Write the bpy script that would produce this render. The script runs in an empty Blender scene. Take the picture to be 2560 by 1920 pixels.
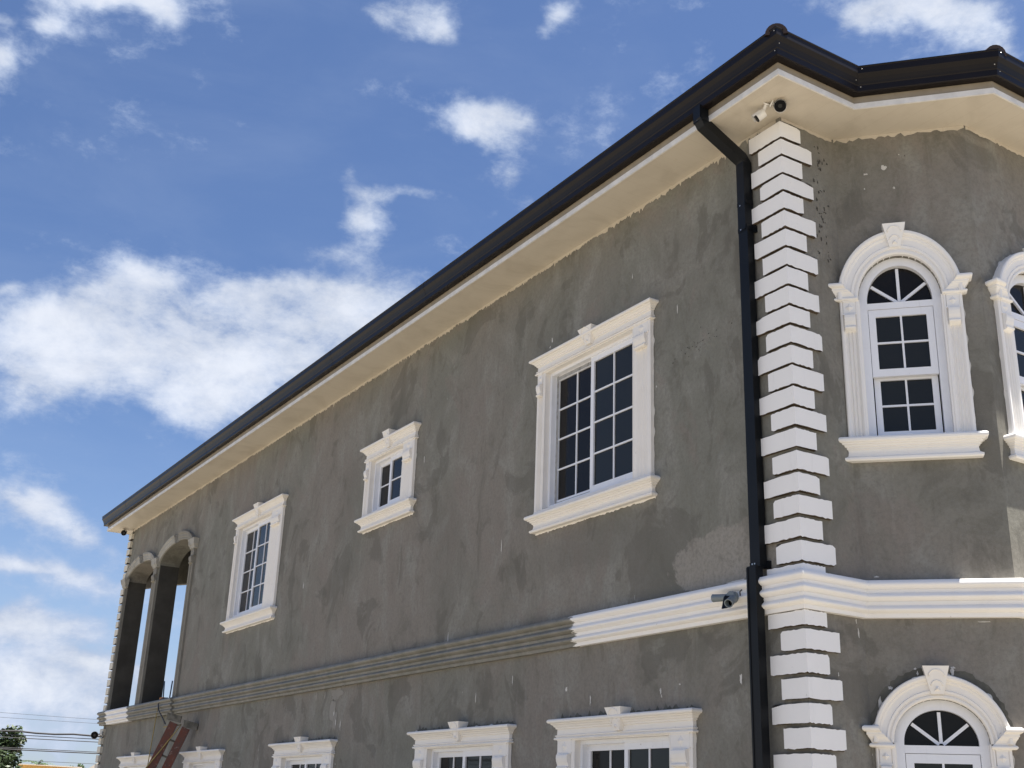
import bpy, math, random
from mathutils import Vector, Matrix, noise
from mathutils.geometry import tessellate_polygon
random.seed(7)
R = math.radians
scene = bpy.context.scene
col = scene.collection

# ------------------------------------------------------------------ camera
cd = bpy.data.cameras.new("camera"); cam = bpy.data.objects.new("camera", cd)
rt = Vector((0.84613371, -0.53184268, 0.03465694))
up = Vector((-0.21122513, -0.27492587, 0.93797639))
fw = Vector((0.48932779, 0.80097386, 0.34496259))
M = Matrix.Identity(4)
for i in range(3):
    M[i][0] = rt[i]; M[i][1] = up[i]; M[i][2] = -fw[i]
M[0][3], M[1][3], M[2][3] = -7.1827, -7.0063, 0.0
cam.matrix_world = M
cd.sensor_width = 36; cd.lens = 36 * 2945.66 / 2560
cd.clip_end = 5000; cd.clip_start = .05
col.objects.link(cam); scene.camera = cam

# ------------------------------------------------------------------ light
SUN_EL, SUN_AZ = 74.5, 135.5           # azimuth from +Y towards +X
sd = bpy.data.lights.new("sun", 'SUN'); sd.energy = 5.0; sd.angle = R(.53); sd.color = (1, .955, .88)
so = bpy.data.objects.new("sun", sd)
sv = Vector((math.sin(R(SUN_AZ)) * math.cos(R(SUN_EL)), math.cos(R(SUN_AZ)) * math.cos(R(SUN_EL)), math.sin(R(SUN_EL))))
so.rotation_euler = sv.to_track_quat('Z', 'Y').to_euler(); so.location = (20, -20, 40)
col.objects.link(so)

scene.view_settings.view_transform = 'Standard'
scene.view_settings.look = 'None'
scene.view_settings.exposure = 1.34
scene.view_settings.gamma = 1
SKY_STRENGTH = .0512

class NT:
    """tiny node-graph helper"""
    def __init__(s, tree): s.t = tree; s.n = tree.nodes; s.l = tree.links
    def new(s, typ, **kw):
        n = s.n.new(typ)
        for k, v in kw.items(): setattr(n, k, v)
        return n
    def put(s, sock, v):
        if isinstance(v, bpy.types.NodeSocket): s.l.new(v, sock)
        else: sock.default_value = v
    def math(s, op, a, b=None, c=None, clamp=False):
        n = s.new('ShaderNodeMath', operation=op, use_clamp=clamp); s.put(n.inputs[0], a)
        if b is not None: s.put(n.inputs[1], b)
        if c is not None: s.put(n.inputs[2], c)
        return n.outputs[0]
    def vm(s, op, a, b=None):
        n = s.new('ShaderNodeVectorMath', operation=op); s.put(n.inputs[0], a)
        if b is not None: s.put(n.inputs[1], b)
        return n.outputs['Value'] if op in ('DOT_PRODUCT', 'LENGTH') else n.outputs[0]
    def mr(s, v, a, b, c=0., d=1., smooth=True):
        n = s.new('ShaderNodeMapRange', interpolation_type='SMOOTHSTEP' if smooth else 'LINEAR')
        for i, x in enumerate((v, a, b, c, d)): s.put(n.inputs[i], x)
        return n.outputs[0]
    def mix(s, f, a, b, mode='MIX'):
        n = s.new('ShaderNodeMix', data_type='RGBA', blend_type=mode)
        s.put(n.inputs[0], f); s.put(n.inputs[6], a); s.put(n.inputs[7], b)
        return n.outputs[2]
    def noise(s, vec, scale, detail=4, rough=.5, dist=0., lac=2.):
        n = s.new('ShaderNodeTexNoise'); s.put(n.inputs['Vector'], vec); n.inputs['Scale'].default_value = scale
        n.inputs['Detail'].default_value = detail; n.inputs['Roughness'].default_value = rough
        n.inputs['Distortion'].default_value = dist; n.inputs['Lacunarity'].default_value = lac
        return n.outputs['Fac']
    def scalev(s, vec, sc, loc=(0, 0, 0), rot=(0, 0, 0)):
        n = s.new('ShaderNodeMapping'); s.put(n.inputs[0], vec)
        n.inputs['Scale'].default_value = sc; n.inputs['Location'].default_value = loc; n.inputs['Rotation'].default_value = rot
        return n.outputs[0]

# ------------------------------------------------------------------ sky with clouds (fixed world directions)
w = bpy.data.worlds.new("World"); scene.world = w; w.use_nodes = True
g = NT(w.node_tree); g.n.clear()
wo = g.new('ShaderNodeOutputWorld'); bg = g.new('ShaderNodeBackground'); g.l.new(bg.outputs[0], wo.inputs[0])
sky = g.new('ShaderNodeTexSky', sky_type='NISHITA'); sky.sun_disc = False
sky.sun_elevation = R(SUN_EL); sky.sun_rotation = R(SUN_AZ); sky.air_density = 1.0; sky.dust_density = .6; sky.ozone_density = 1.5
tc = g.new('ShaderNodeTexCoord'); D = tc.outputs['Generated']
# clouds: azimuth, elevation, half width, half height (degrees), tilt, weight
CLOUDS = [(15.8, 21.36, 8.45, 2.18, 8.0, 0.9), (22.91, 22.8, 5.08, 2.45, 5.5, 1.0), (9.47, 19.55, 4.55, 2.0, 9.9, 1.0), (15.81, 18.06, 2.32, 1.3, 7.1, 0.7), (12.53, 23.5, 2.46, 0.85, 10.0, 0.65), (19.81, 20.72, 6.09, 2.43, 6.3, 1.05), (6.26, 22.14, 0.86, 0.41, 12.3, 0.6), (8.39, 20.86, 2.54, 1.25, 10.9, 0.6), (22.15, 25.62, 1.98, 0.62, 6.2, 0.5), (7.91, 17.8, 2.32, 0.62, 9.9, 0.4), (11.15, 22.41, 2.43, 1.06, 10.2, 0.6), (18.08, 23.41, 2.36, 0.88, 7.5, 0.5), (29.9, 33.28, 2.3, 1.03, 2.9, 1.3), (29.45, 32.08, 1.65, 0.56, 3.1, 0.8), (31.09, 30.41, 0.84, 1.53, -27.7, 0.72), (31.91, 29.12, 0.56, 0.55, 1.9, 0.5), (23.56, 27.52, 1.06, 1.32, 5.8, 1.05), (25.33, 28.82, 2.21, 0.31, 10.0, 0.75), (22.52, 29.18, 0.61, 0.74, 6.5, 0.6), (24.27, 37.21, 1.81, 0.94, 6.4, 1.1), (26.48, 36.56, 1.08, 0.79, -25.0, 0.85), (32.77, 37.35, 1.03, 0.62, 36.2, 0.85), (9.18, 35.27, 2.74, 0.69, 15.4, 1.15), (11.68, 34.99, 1.2, 0.7, -6.3, 0.85), (4.2, 31.72, 0.84, 1.17, 17.3, 1.1), (6.34, 33.18, 0.86, 0.55, -23.5, 0.85), (3.68, 33.39, 0.83, 0.46, 18.3, 0.8), (53.35, 36.69, 4.44, 0.82, -11.4, 1.15), (56.25, 35.4, 1.5, 0.68, -12.9, 0.7), (58.11, 34.15, 0.92, 0.68, -13.6, 0.85), (50.17, 36.66, 1.59, 0.6, -9.4, 0.6), (9.28, 12.33, 3.29, 0.7, -17.8, 1.15), (9.71, 9.79, 3.85, 0.53, -1.9, 1.0), (10.1, 7.48, 2.87, 0.77, 5.1, 1.15), (11.28, 4.97, 4.6, 1.79, 4.0, 1.0), (12.26, 2.48, 4.78, 0.88, 3.0, 0.35), (12.65, 6.28, 2.36, 0.49, -5.7, 0.6)]
tot = None
warp = g.noise(D, 5.5, 5, .6)
warp2 = g.noise(g.scalev(D, (1, 1, 1), (4.3, 1.7, 9.1)), 5.5, 5, .6)
for az, el, rw, rh, tl, wt in CLOUDS:
    a, e = R(az), R(el)
    c = Vector((math.sin(a) * math.cos(e), math.cos(a) * math.cos(e), math.sin(e)))
    h = Vector((math.cos(a), -math.sin(a), 0)); v = h.cross(c)
    u1 = h * math.cos(R(tl)) + v * math.sin(R(tl)); v1 = -h * math.sin(R(tl)) + v * math.cos(R(tl))
    x = g.math('MULTIPLY', g.math('SUBTRACT', g.vm('DOT_PRODUCT', D, tuple(u1)), -.09 * .5 + 0), 1 / math.sin(R(rw)))
    x = g.math('MULTIPLY', g.math('ADD', g.vm('DOT_PRODUCT', D, tuple(u1)), g.math('MULTIPLY_ADD', warp, .10, -.05)), 1 / math.sin(R(rw)))
    y = g.math('MULTIPLY', g.math('ADD', g.vm('DOT_PRODUCT', D, tuple(v1)), g.math('MULTIPLY_ADD', warp2, .08, -.04)), 1 / math.sin(R(rh)))
    r2 = g.math('ADD', g.math('MULTIPLY', x, x), g.math('MULTIPLY', y, y))
    f = g.math('MULTIPLY', g.math('POWER', 2.718, g.math('MULTIPLY', r2, -1.1)), wt)
    tot = f if tot is None else g.math('ADD', tot, f)
dz = g.new('ShaderNodeSeparateXYZ'); g.l.new(D, dz.inputs[0]); Z = dz.outputs[2]
stretch = g.scalev(D, (1, 1, 1.7))
n1 = g.noise(stretch, 9, 12, .62, .25)
n2 = g.noise(stretch, 30, 12, .68, .15)
n3 = g.new('ShaderNodeTexNoise', noise_type='RIDGED_MULTIFRACTAL'); g.l.new(stretch, n3.inputs['Vector']); n3.inputs['Scale'].default_value = 11; n3.inputs['Detail'].default_value = 10; n3.inputs['Roughness'].default_value = .55; n3.inputs['Distortion'].default_value = .3
n3 = g.mr(n3.outputs['Fac'], .2, 1.6)
# soft general cloud away from the view too, so that the whole dome is a partly cloudy sky
tot = g.math('ADD', g.math('MINIMUM', tot, 1.2), g.math('MULTIPLY', g.mr(Z, .36, .06), .28))
dens = g.math('ADD', tot, g.math('MULTIPLY_ADD', n1, 2.2, -1.12))
dens = g.math('ADD', dens, g.math('MULTIPLY_ADD', n2, 1.5, -.75))
dens = g.math('ADD', dens, g.math('MULTIPLY_ADD', n3, .34, -.14))
alpha = g.mr(dens, .02, .96)
alpha = g.math('MULTIPLY', alpha, .96)
thin = g.math('MULTIPLY', g.mr(Z, .62, .0), .38)
veil = g.math('MULTIPLY', g.mr(g.noise(g.scalev(D, (1, 1, 2.6)), 5, 8, .6, .4), .4, .75), .09)
lowhaze = g.math('MULTIPLY', g.mr(Z, .30, .0), .42)
base = g.mix(1.0, sky.outputs[0], (.78, .87, 1.06, 1), 'MULTIPLY')
base = g.mix(g.math('ADD', veil, lowhaze, clamp=True), base, (4.1, 4.9, 6.3, 1))
shade = g.mr(n1, .3, .72, .86, 1.03)
cloudc = g.mix(g.mr(dens, .45, 1.55), (4.2, 4.95, 6.5, 1), (6.5, 6.85, 7.6, 1))
cloudc = g.vm('MULTIPLY', cloudc, shade)
fin = g.mix(alpha, base, cloudc)
g.l.new(fin, bg.inputs[0]); bg.inputs[1].default_value = SKY_STRENGTH

# ------------------------------------------------------------------ materials
def mat(name, fn):
    m = bpy.data.materials.new(name); m.use_nodes = True; t = NT(m.node_tree)
    b = t.n['Principled BSDF']; co = t.new('ShaderNodeTexCoord').outputs['Object']
    fn(t, b, co); return m
def bump(t, b, h, strength, dist):
    n = t.new('ShaderNodeBump'); n.inputs['Strength'].default_value = strength; n.inputs['Distance'].default_value = dist
    t.l.new(h, n.inputs['Height']); t.l.new(n.outputs[0], b.inputs['Normal'])
def m_render(t, b, co):
    """bare grey cement render, trowelled, stained"""
    big = t.noise(t.scalev(co, (1, 1, .8)), .42, 4, .55, .3)
    mid = t.noise(t.scalev(co, (1.2, 1.2, .8)), 1.5, 9, .68, .5)
    patch = t.noise(t.scalev(co, (1, 1, .8), (3, 8, 1)), 1.1, 9, .62, .9)
    run = t.noise(t.scalev(co, (4, 4, .4), (7, 1, 2)), 1.5, 7, .65, .1)
    fine = t.noise(co, 26, 9, .75)
    grit = t.noise(co, 90, 4, .7)
    c = t.mix(t.mr(big, .36, .64), (.198, .196, .166, 1), (.228, .206, .178, 1))
    c = t.mix(t.math('MULTIPLY', t.mr(mid, .47, .66), .75), c, (.272, .266, .236, 1))
    c = t.mix(t.math('MULTIPLY', t.mr(mid, .47, .33), .65), c, (.140, .134, .112, 1))
    c = t.mix(t.math('MULTIPLY', t.mr(patch, .55, .60), .50), c, (.115, .108, .092, 1))
    c = t.mix(t.math('MULTIPLY', t.mr(patch, .45, .38), .5), c, (.228, .198, .172, 1))
    c = t.mix(t.math('MULTIPLY', t.mr(run, .57, .76), .40), c, (.300, .288, .262, 1))
    c = t.mix(t.math('MULTIPLY', t.mr(run, .42, .27), .40), c, (.118, .110, .093, 1))
    sp = t.new('ShaderNodeSeparateXYZ'); t.l.new(co, sp.inputs[0])
    # one paler repaired area above the white string course, and two damp ones under the sills
    def area(y, z, ry, rz, a0, a1):
        dy = t.math('MULTIPLY', t.math('SUBTRACT', sp.outputs[1], y), 1 / ry); dz_ = t.math('MULTIPLY', t.math('SUBTRACT', sp.outputs[2], z + 1.6), 1 / rz)
        r = t.math('SQRT', t.math('ADD', t.math('MULTIPLY', dy, dy), t.math('MULTIPLY', dz_, dz_)))
        r = t.math('ADD', r, t.math('MULTIPLY_ADD', t.noise(co, 3.2, 7, .65, .3), 1.3, -.65))
        return t.mr(r, a1, a0)
    c = t.mix(t.math('MULTIPLY', area(.95, 2.25, .75, .36, .85, .97), .75), c, (.325, .300, .262, 1))
    c = t.mix(t.math('MULTIPLY', area(6.2, 3.1, .55, .95, .6, 1.1), .35), c, (.150, .142, .120, 1))
    c = t.mix(t.math('MULTIPLY', area(2.9, 2.75, 1.1, .32, .5, 1.1), .4), c, (.140, .132, .112, 1))
    c = t.mix(t.math('MULTIPLY', area(9.3, 4.2, .5, 1.2, .5, 1.2), .3), c, (.155, .146, .124, 1))
    # trowel sweeps: thin ridges left by the float, and hairline cracks
    rd = t.new('ShaderNodeTexNoise', noise_type='RIDGED_MULTIFRACTAL'); t.l.new(t.scalev(co, (1, 1, .8), (2, 5, 3), (.6, .2, .1)), rd.inputs['Vector'])
    rd.inputs['Scale'].default_value = 1.9; rd.inputs['Detail'].default_value = 7; rd.inputs['Roughness'].default_value = .6; rd.inputs['Distortion'].default_value = .8
    ridge = t.mr(rd.outputs['Fac'], .45, 1.5)
    c = t.mix(t.math('MULTIPLY', ridge, .32), c, (.33, .32, .285, 1))
    dark_ = t.mr(t.noise(t.scalev(co, (1, 1, .8), (9, 2, 6)), 3.4, 9, .7, .6), .56, .66)
    c = t.mix(t.math('MULTIPLY', dark_, .38), c, (.118, .110, .090, 1))
    v = t.new('ShaderNodeTexVoronoi'); t.l.new(t.scalev(co, (1, 1, .6)), v.inputs['Vector']); v.inputs['Scale'].default_value = 5.5
    pit = t.mr(t.math('ADD', v.outputs['Distance'], t.math('MULTIPLY', fine, .06)), .075, .045)
    c = t.mix(t.math('MULTIPLY', pit, t.math('MULTIPLY', t.mr(mid, .45, .6), .8)), c, (.07, .063, .052, 1))
    v2 = t.new('ShaderNodeTexVoronoi'); t.l.new(t.scalev(co, (2.2, 2.2, .5), (5, 3, 9)), v2.inputs['Vector']); v2.inputs['Scale'].default_value = 1.4
    spk = t.mr(t.math('ADD', v2.outputs['Distance'], t.math('MULTIPLY', fine, .06)), .062, .042)
    c = t.mix(t.math('MULTIPLY', spk, .7), c, (.50, .49, .46, 1))
    c = t.mix(t.math('MULTIPLY', t.mr(fine, .40, .68), .5), c, (.140, .133, .110, 1))
    c = t.mix(t.math('MULTIPLY', t.mr(grit, .5, .8), .25), c, (.33, .32, .29, 1))
    t.l.new(c, b.inputs['Base Color']); b.inputs['Roughness'].default_value = .92
    b.inputs['Specular IOR Level'].default_value = .2
    tr = t.noise(t.scalev(co, (1, 1, .7), (1, 1, 1), (.4, .3, .2)), 2.2, 10, .62, .7)
    h = t.math('ADD', t.math('ADD', tr, t.math('MULTIPLY', ridge, .12)), t.math('MULTIPLY', fine, .16))
    bump(t, b, h, .75, .022)
def paint(base, dark, amt=.5, rough=.55, sc=1.):
    def fn(t, b, co):
        a = t.noise(co, 3.1 * sc, 8, .65, .8); f = t.noise(t.scalev(co, (1, 1, .25)), 24 * sc, 6, .6); s = t.noise(co, 14 * sc, 9, .78)
        st = t.noise(t.scalev(co, (7, 7, .8), (3, 1, 2)), 2.2 * sc, 8, .7, .1)
        c = t.mix(t.math('MULTIPLY', t.mr(a, .45, .75), amt), base, dark)
        c = t.mix(t.math('MULTIPLY', t.mr(st, .56, .78), amt * .9), c, tuple(x * .72 for x in dark[:3]) + (1,))
        c = t.mix(t.math('MULTIPLY', t.mr(s, .645, .69), min(1, amt * 1.6)), c, (dark[0] * .42, dark[1] * .38, dark[2] * .33, 1))
        t.l.new(c, b.inputs['Base Color']); b.inputs['Roughness'].default_value = rough
        b.inputs['Specular IOR Level'].default_value = .35
        bump(t, b, t.math('ADD', t.math('MULTIPLY', a, .6), t.math('MULTIPLY', f, .4)), .4, .007)
    return fn
def m_course(t, b, co):
    """string course: white paint up to a ragged brush line, bare cement beyond it"""
    sp = t.new('ShaderNodeSeparateXYZ'); t.l.new(co, sp.inputs[0]); Y, Zc, X = sp.outputs[1], sp.outputs[2], sp.outputs[0]
    rag = t.math('MULTIPLY_ADD', t.noise(t.scalev(co, (6, 2.2, 14)), 3, 6, .7), .42, -.21)
    y = t.math('ADD', Y, rag)
    near = t.mr(y, 3.22, 3.19)
    f1 = t.math('MULTIPLY', t.mr(y, 20.22, 20.25), t.mr(y, 22.1, 22.07))
    wht = t.math('MAXIMUM', near, f1)
    a = t.noise(co, 3.1, 8, .65, .8); s = t.noise(co, 15, 8, .75)
    wc = t.mix(t.mr(a, .45, .8, 0, .3), (.83, .81, .78, 1), (.72, .68, .62, 1))
    wc = t.mix(t.math('MULTIPLY', t.mr(s, .655, .71), .7), wc, (.3, .27, .22, 1))
    gc = t.mix(t.mr(a, .35, .7), (.165, .160, .132, 1), (.235, .222, .190, 1))
    gc = t.mix(t.math('MULTIPLY', t.mr(s, .5, .7), .5), gc, (.13, .12, .10, 1))
    t.l.new(t.mix(wht, gc, wc), b.inputs['Base Color']); b.inputs['Roughness'].default_value = .6
    bump(t, b, t.math('ADD', t.math('MULTIPLY', s, .3), t.math('MULTIPLY', a, .7)), .4, .008)
def plain(c, rough=.5, metal=0., spec=.5, var=.12, sc=6.):
    def fn(t, b, co):
        n = t.noise(co, sc, 6, .6)
        cc = t.mix(t.mr(n, .3, .75), tuple(x * (1 - var) for x in c) + (1,), tuple(min(1, x * (1 + var)) for x in c) + (1,))
        t.l.new(cc, b.inputs['Base Color']); b.inputs['Roughness'].default_value = rough
        b.inputs['Metallic'].default_value = metal; b.inputs['Specular IOR Level'].default_value = spec
        bump(t, b, n, .12, .003)
    return fn
def m_glass(spec, rough, tint):
    def fn(t, b, co):
        n = t.noise(co, 2.2, 3, .5)
        b.inputs['Base Color'].default_value = tint + (1,); b.inputs['Roughness'].default_value = rough
        b.inputs['Specular IOR Level'].default_value = spec
        bump(t, b, n, .06, .01)
    return fn
def m_soffit(t, b, co):
    """cream painted board soffit: joints, water marks"""
    a = t.noise(co, 1.6, 8, .6, .9); s = t.noise(co, 9, 8, .7)
    sp = t.new('ShaderNodeSeparateXYZ'); t.l.new(co, sp.inputs[0])
    c = t.mix(t.mr(a, .4, .75), (.58, .525, .435, 1), (.49, .437, .355, 1))
    c = t.mix(t.math('MULTIPLY', t.mr(s, .6, .75), .35), c, (.45, .36, .24, 1))
    side = t.mr(sp.outputs[1], .05, .06, smooth=False)
    q = t.math('ADD', t.math('MULTIPLY', sp.outputs[1], side), t.math('MULTIPLY', sp.outputs[0], t.math('SUBTRACT', 1., side)))
    l = t.mr(t.math('PINGPONG', q, .10), .004, .001)
    c = t.mix(t.math('MULTIPLY', l, .22), c, (.34, .27, .18, 1))
    t.l.new(c, b.inputs['Base Color']); b.inputs['Roughness'].default_value = .55
    bump(t, b, s, .2, .004)
def m_ground(t, b, co):
    a = t.noise(co, .25, 8, .6, .5); s = t.noise(co, 6, 8, .7)
    c = t.mix(t.mr(a, .35, .7), (.30, .27, .22, 1), (.23, .205, .165, 1))
    c = t.mix(t.math('MULTIPLY', s, .4), c, (.22, .19, .15, 1))
    t.l.new(c, b.inputs['Base Color']); b.inputs['Roughness'].default_value = .95; bump(t, b, s, .5, .03)
def m_leaf(c1, c2):
    def fn(t, b, co):
        n = t.noise(co, 1.4, 5, .6)
        t.l.new(t.mix(t.mr(n, .3, .7), c1 + (1,), c2 + (1,)), b.inputs['Base Color'])
        b.inputs['Roughness'].default_value = .5; b.inputs['Specular IOR Level'].default_value = .4
    return fn
def m_roof(t, b, co):
    n = t.noise(co, 5, 6, .6)
    t.l.new(t.mix(n, (.018, .009, .008, 1), (.034, .017, .014, 1)), b.inputs['Base Color']); b.inputs['Roughness'].default_value = .6
def m_rust(t, b, co):
    a = t.noise(co, 7, 8, .7); c = t.mix(t.mr(a, .35, .7), (.15, .045, .027, 1), (.085, .05, .042, 1))
    c = t.mix(t.mr(t.noise(co, 16, 6, .7), .58, .7), c, (.30, .23, .19, 1))
    t.l.new(c, b.inputs['Base Color']); b.inputs['Roughness'].default_value = .75

MT = dict(
    render=mat('cement_render', m_render), course=mat('course_paint', m_course),
    white=mat('white_paint', paint((.83, .81, .775, 1), (.76, .72, .66, 1), .22)),
    cream=mat('cream_white_paint', paint((.82, .785, .73, 1), (.72, .67, .59, 1), .28)),
    quoin=mat('quoin_paint', paint((.84, .825, .80, 1), (.77, .75, .71, 1), .25, .6)),
    farquoin=mat('cream_quoin_paint', paint((.66, .61, .50, 1), (.56, .51, .40, 1), .5, .6)),
    wash=mat('thin_whitewash', paint((.36, .345, .305, 1), (.20, .19, .16, 1), .9, .8)),
    greyplaster=mat('grey_moulded_plaster', paint((.24, .225, .19, 1), (.16, .148, .125, 1), .7, .85)),
    pvc=mat('white_vinyl', paint((.80, .81, .84, 1), (.68, .68, .68, 1), .3, .3)),
    glass=mat('dark_glass', m_glass(.26, .03, (.020, .021, .019))),
    screen=mat('screened_dark_glass', m_glass(.16, .12, (.013, .012, .011))),
    soffit=mat('cream_soffit_board', m_soffit),
    trim=mat('white_fascia_trim', plain((.70, .68, .64), .45)),
    fascia=mat('shaded_cream_fascia', plain((.30, .255, .19), .6)),  # cream darkened: the gutter's shade is put into this colour
    gutter=mat('dark_brown_gutter_metal', plain((.0085, .0062, .006), .40, 0, .22, .15, 3)),
    pipe=mat('black_downpipe_metal', plain((.006, .007, .0085), .45, 0, .22, .15, 3)),
    screw=mat('bare_screw_metal', plain((.6, .6, .6), .3, .8)),
    roof=mat('roof_tile', m_roof), ground=mat('dry_ground', m_ground),
    black=mat('black_plastic', plain((.003, .003, .004), .35, 0, .12)), camwhite=mat('camera_white_plastic', plain((.66, .64, .60), .45)),
    greypl=mat('grey_plastic', plain((.17, .20, .215), .5)), rust=mat('rusty_red_paint', m_rust),
    planks=mat('weathered_bracket', plain((.15, .14, .115), .8, 0, .3, .4, 9)), rope=mat('yellow_rope', plain((.34, .26, .10), .9)),
    rebar=mat('blue_grey_bar', plain((.05, .08, .12), .5)), cable=mat('black_cable', plain((.03, .03, .034), .6)),
    leaf=mat('dark_leaves', m_leaf((.020, .036, .012), (.055, .085, .028))), leaf2=mat('shrub_leaves', m_leaf((.05, .085, .03), (.09, .13, .05))),
    bark=mat('bark', plain((.11, .085, .06), .9)), yellow=mat('yellow_wall_paint', plain((.80, .50, .17), .8)),
    pale=mat('pale_wall_paint', plain((.72, .64, .52), .8)), brown=mat('brown_gable_boards', plain((.25, .12, .05), .8)),
    joint=mat('dark_unpainted_joint', plain((.095, .072, .052), .95, 0, .1, .3, 12)),
    damp=mat('damp_cement', plain((.118, .112, .092), .9, 0, .2, .25, 7)), tape=mat('dirty_masking_tape', paint((.34, .34, .33, 1), (.12, .11, .10, 1), 1., .7, 4.)),
    brick=mat('orange_brick', plain((.42, .19, .07), .85)),
    inner=mat('dark_inner_plaster', plain((.075, .070, .060), .95, 0, .2, .2, 2)),
    splash=mat('splashed_white_paint', paint((.60, .58, .54, 1), (.35, .33, .29, 1), .9, .8, 2.)),
    lightcement=mat('pale_dried_cement', paint((.27, .255, .225, 1), (.2, .19, .165, 1), .8, .9)),
)

# ------------------------------------------------------------------ mesh helpers
class MB:
    def __init__(s): s.v = []; s.f = []; s.smooth = set()
    def add(s, vs, fs, smooth=False):
        o = len(s.v); s.v += [Vector(v) for v in vs]
        for f in fs:
            if smooth: s.smooth.add(len(s.f))
            s.f.append([i + o for i in f])
    def box(s, F, s0, s1, t0, t1, z0, z1):
        P = [F(a, b, c) for c in (z0, z1) for b in (t0, t1) for a in (s0, s1)]
        s.add(P, [(0, 1, 3, 2), (4, 6, 7, 5), (0, 4, 5, 1), (2, 3, 7, 6), (0, 2, 6, 4), (1, 5, 7, 3)])
    def rows(s, rows, closed=False, caps=True, smooth=False):
        n = len(rows[0]); P = [p for r in rows for p in r]; fs = []
        for i in range(len(rows) - 1):
            for j in range(n if closed else n - 1):
                k = (j + 1) % n; fs.append((i * n + j, i * n + k, (i + 1) * n + k, (i + 1) * n + j))
        s.add(P, fs, smooth)
        if caps: s.add(rows[0], [tuple(range(n))]); s.add(rows[-1], [tuple(range(n - 1, -1, -1))])
    def tube(s, pts, r, n=8, smooth=True, r2=None):
        pts = [Vector(p) for p in pts]; rows = []
        for i, p in enumerate(pts):
            a = pts[max(0, i - 1)]; b = pts[min(len(pts) - 1, i + 1)]; d = (b - a).normalized()
            x = d.cross(Vector((0, 0, 1)) if abs(d.z) < .9 else Vector((1, 0, 0))).normalized(); y = d.cross(x)
            rr = r if r2 is None else r + (r2 - r) * i / (len(pts) - 1)
            rows.append([p + (x * math.cos(q) + y * math.sin(q)) * rr for q in [2 * math.pi * k / n for k in range(n)]])
        s.rows(rows, closed=True, smooth=smooth)
    def build(s, name, m, parent=None, weld=True):
        base = parent_loc(parent)
        me = bpy.data.meshes.new(name); me.from_pydata([tuple(v - base) for v in s.v], [], s.f)
        if s.smooth:
            for i in s.smooth: me.polygons[i].use_smooth = True
        import bmesh
        bm = bmesh.new(); bm.from_mesh(me)
        if weld: bmesh.ops.remove_doubles(bm, verts=bm.verts, dist=1e-5)
        bmesh.ops.recalc_face_normals(bm, faces=bm.faces); bm.to_mesh(me); bm.free()
        me.materials.append(MT[m]); o = bpy.data.objects.new(name, me); col.objects.link(o)
        if parent: o.parent = parent
        else: o.location = base
        return o
def parent_loc(p):
    v = Vector((0, 0, 0))
    while p: v += p.location; p = p.parent
    return v
def empty(name, loc):
    o = bpy.data.objects.new(name, None); o.location = loc; o.empty_display_size = .3; col.objects.link(o); return o
def tag(o, label=None, cat=None, group=None, kind=None):
    if label: o['label'] = label
    if cat: o['category'] = cat
    if group: o['group'] = group
    if kind: o['kind'] = kind
    return o

GZ = -1.6                               # ground level (the eye is at 0)
W, X1, BX, BY = 22.70, .6958, 1.5299, -.9098
BW, DX = 2.3, 14.0
# facade frames: (along, out of the wall, up) -> world
def FL(s, t, z): return Vector((-t, s, z))                              # long side wall
def FF(s, t, z): return Vector((s, -t, z))                              # short front wall
_L = math.hypot(BX - X1, BY); _e = Vector(((BX - X1) / _L, BY / _L)); _n = Vector((_e.y, -_e.x))
def FB(s, t, z): return Vector((X1 + _e.x * s + _n.x * t, _e.y * s + _n.y * t, z))   # canted bay side
def FC(s, t, z): return Vector((BX + s, BY - t, z))                     # bay front
def plan(): return [(0, W), (0, 0), (X1, 0), (BX, BY), (BX + BW, BY), (2 * BX + BW - X1, 0), (DX, 0), (DX, W)]
def offset(poly, d):
    out = []; n = len(poly)
    for i in range(n):
        a, b, c = Vector(poly[i - 1]), Vector(poly[i]), Vector(poly[(i + 1) % n])
        def nn(u, v): t = (v - u).normalized(); return Vector((t.y, -t.x))
        n1, n2 = nn(a, b), nn(b, c); m = n1 + n2; out.append(b + m * d / m.dot(n1))
    return out
def sweep(profile, name, m, parent, smooth=False, poly=None, dmul=None):
    """closed sweep of an (offset, z) profile round the plan"""
    mb = MB(); rows = []
    for (d, z) in profile: rows.append([Vector((p.x, p.y, z)) for p in offset(poly or plan(), d)])
    mb.rows(rows, closed=True, caps=False, smooth=False); return mb.build(name, m, parent)

house = empty('house', (0, 0, GZ))
tag(house, 'unfinished two-storey house in bare grey cement render with white window surrounds', 'house')

# ------------------------------------------------------------------ walls
def arch_pts(c, hw, z0, zs, rise, n=20):
    """opening outline, straight jambs and (semi-)elliptic head"""
    p = [(c - hw, z0), (c + hw, z0)]
    for i in range(n + 1):
        q = math.pi * i / n; p.append((c + hw * math.cos(q), zs + rise * math.sin(q)))
    return p
def rect_pts(s0, s1, z0, z1): return [(s0, z0), (s1, z0), (s1, z1), (s0, z1)]
def slab(mb, F, s0, s1, z0, z1, holes, thick):
    outer = [(s0, z0), (s1, z0), (s1, z1), (s0, z1)]
    loops = [outer] + [list(reversed(h)) for h in holes]
    flat = [p for l in loops for p in l]
    tris = tessellate_polygon([[Vector((a, b, 0)) for a, b in l] for l in loops])
    for t in (0, -thick): mb.add([F(a, t, b) for a, b in flat], tris)
    for l in loops:
        n = len(l)
        mb.add([F(a, 0, b) for a, b in l] + [F(a, -thick, b) for a, b in l], [(i, (i + 1) % n, (i + 1) % n + n, i + n) for i in range(n)])
HS = 6.408
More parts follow.
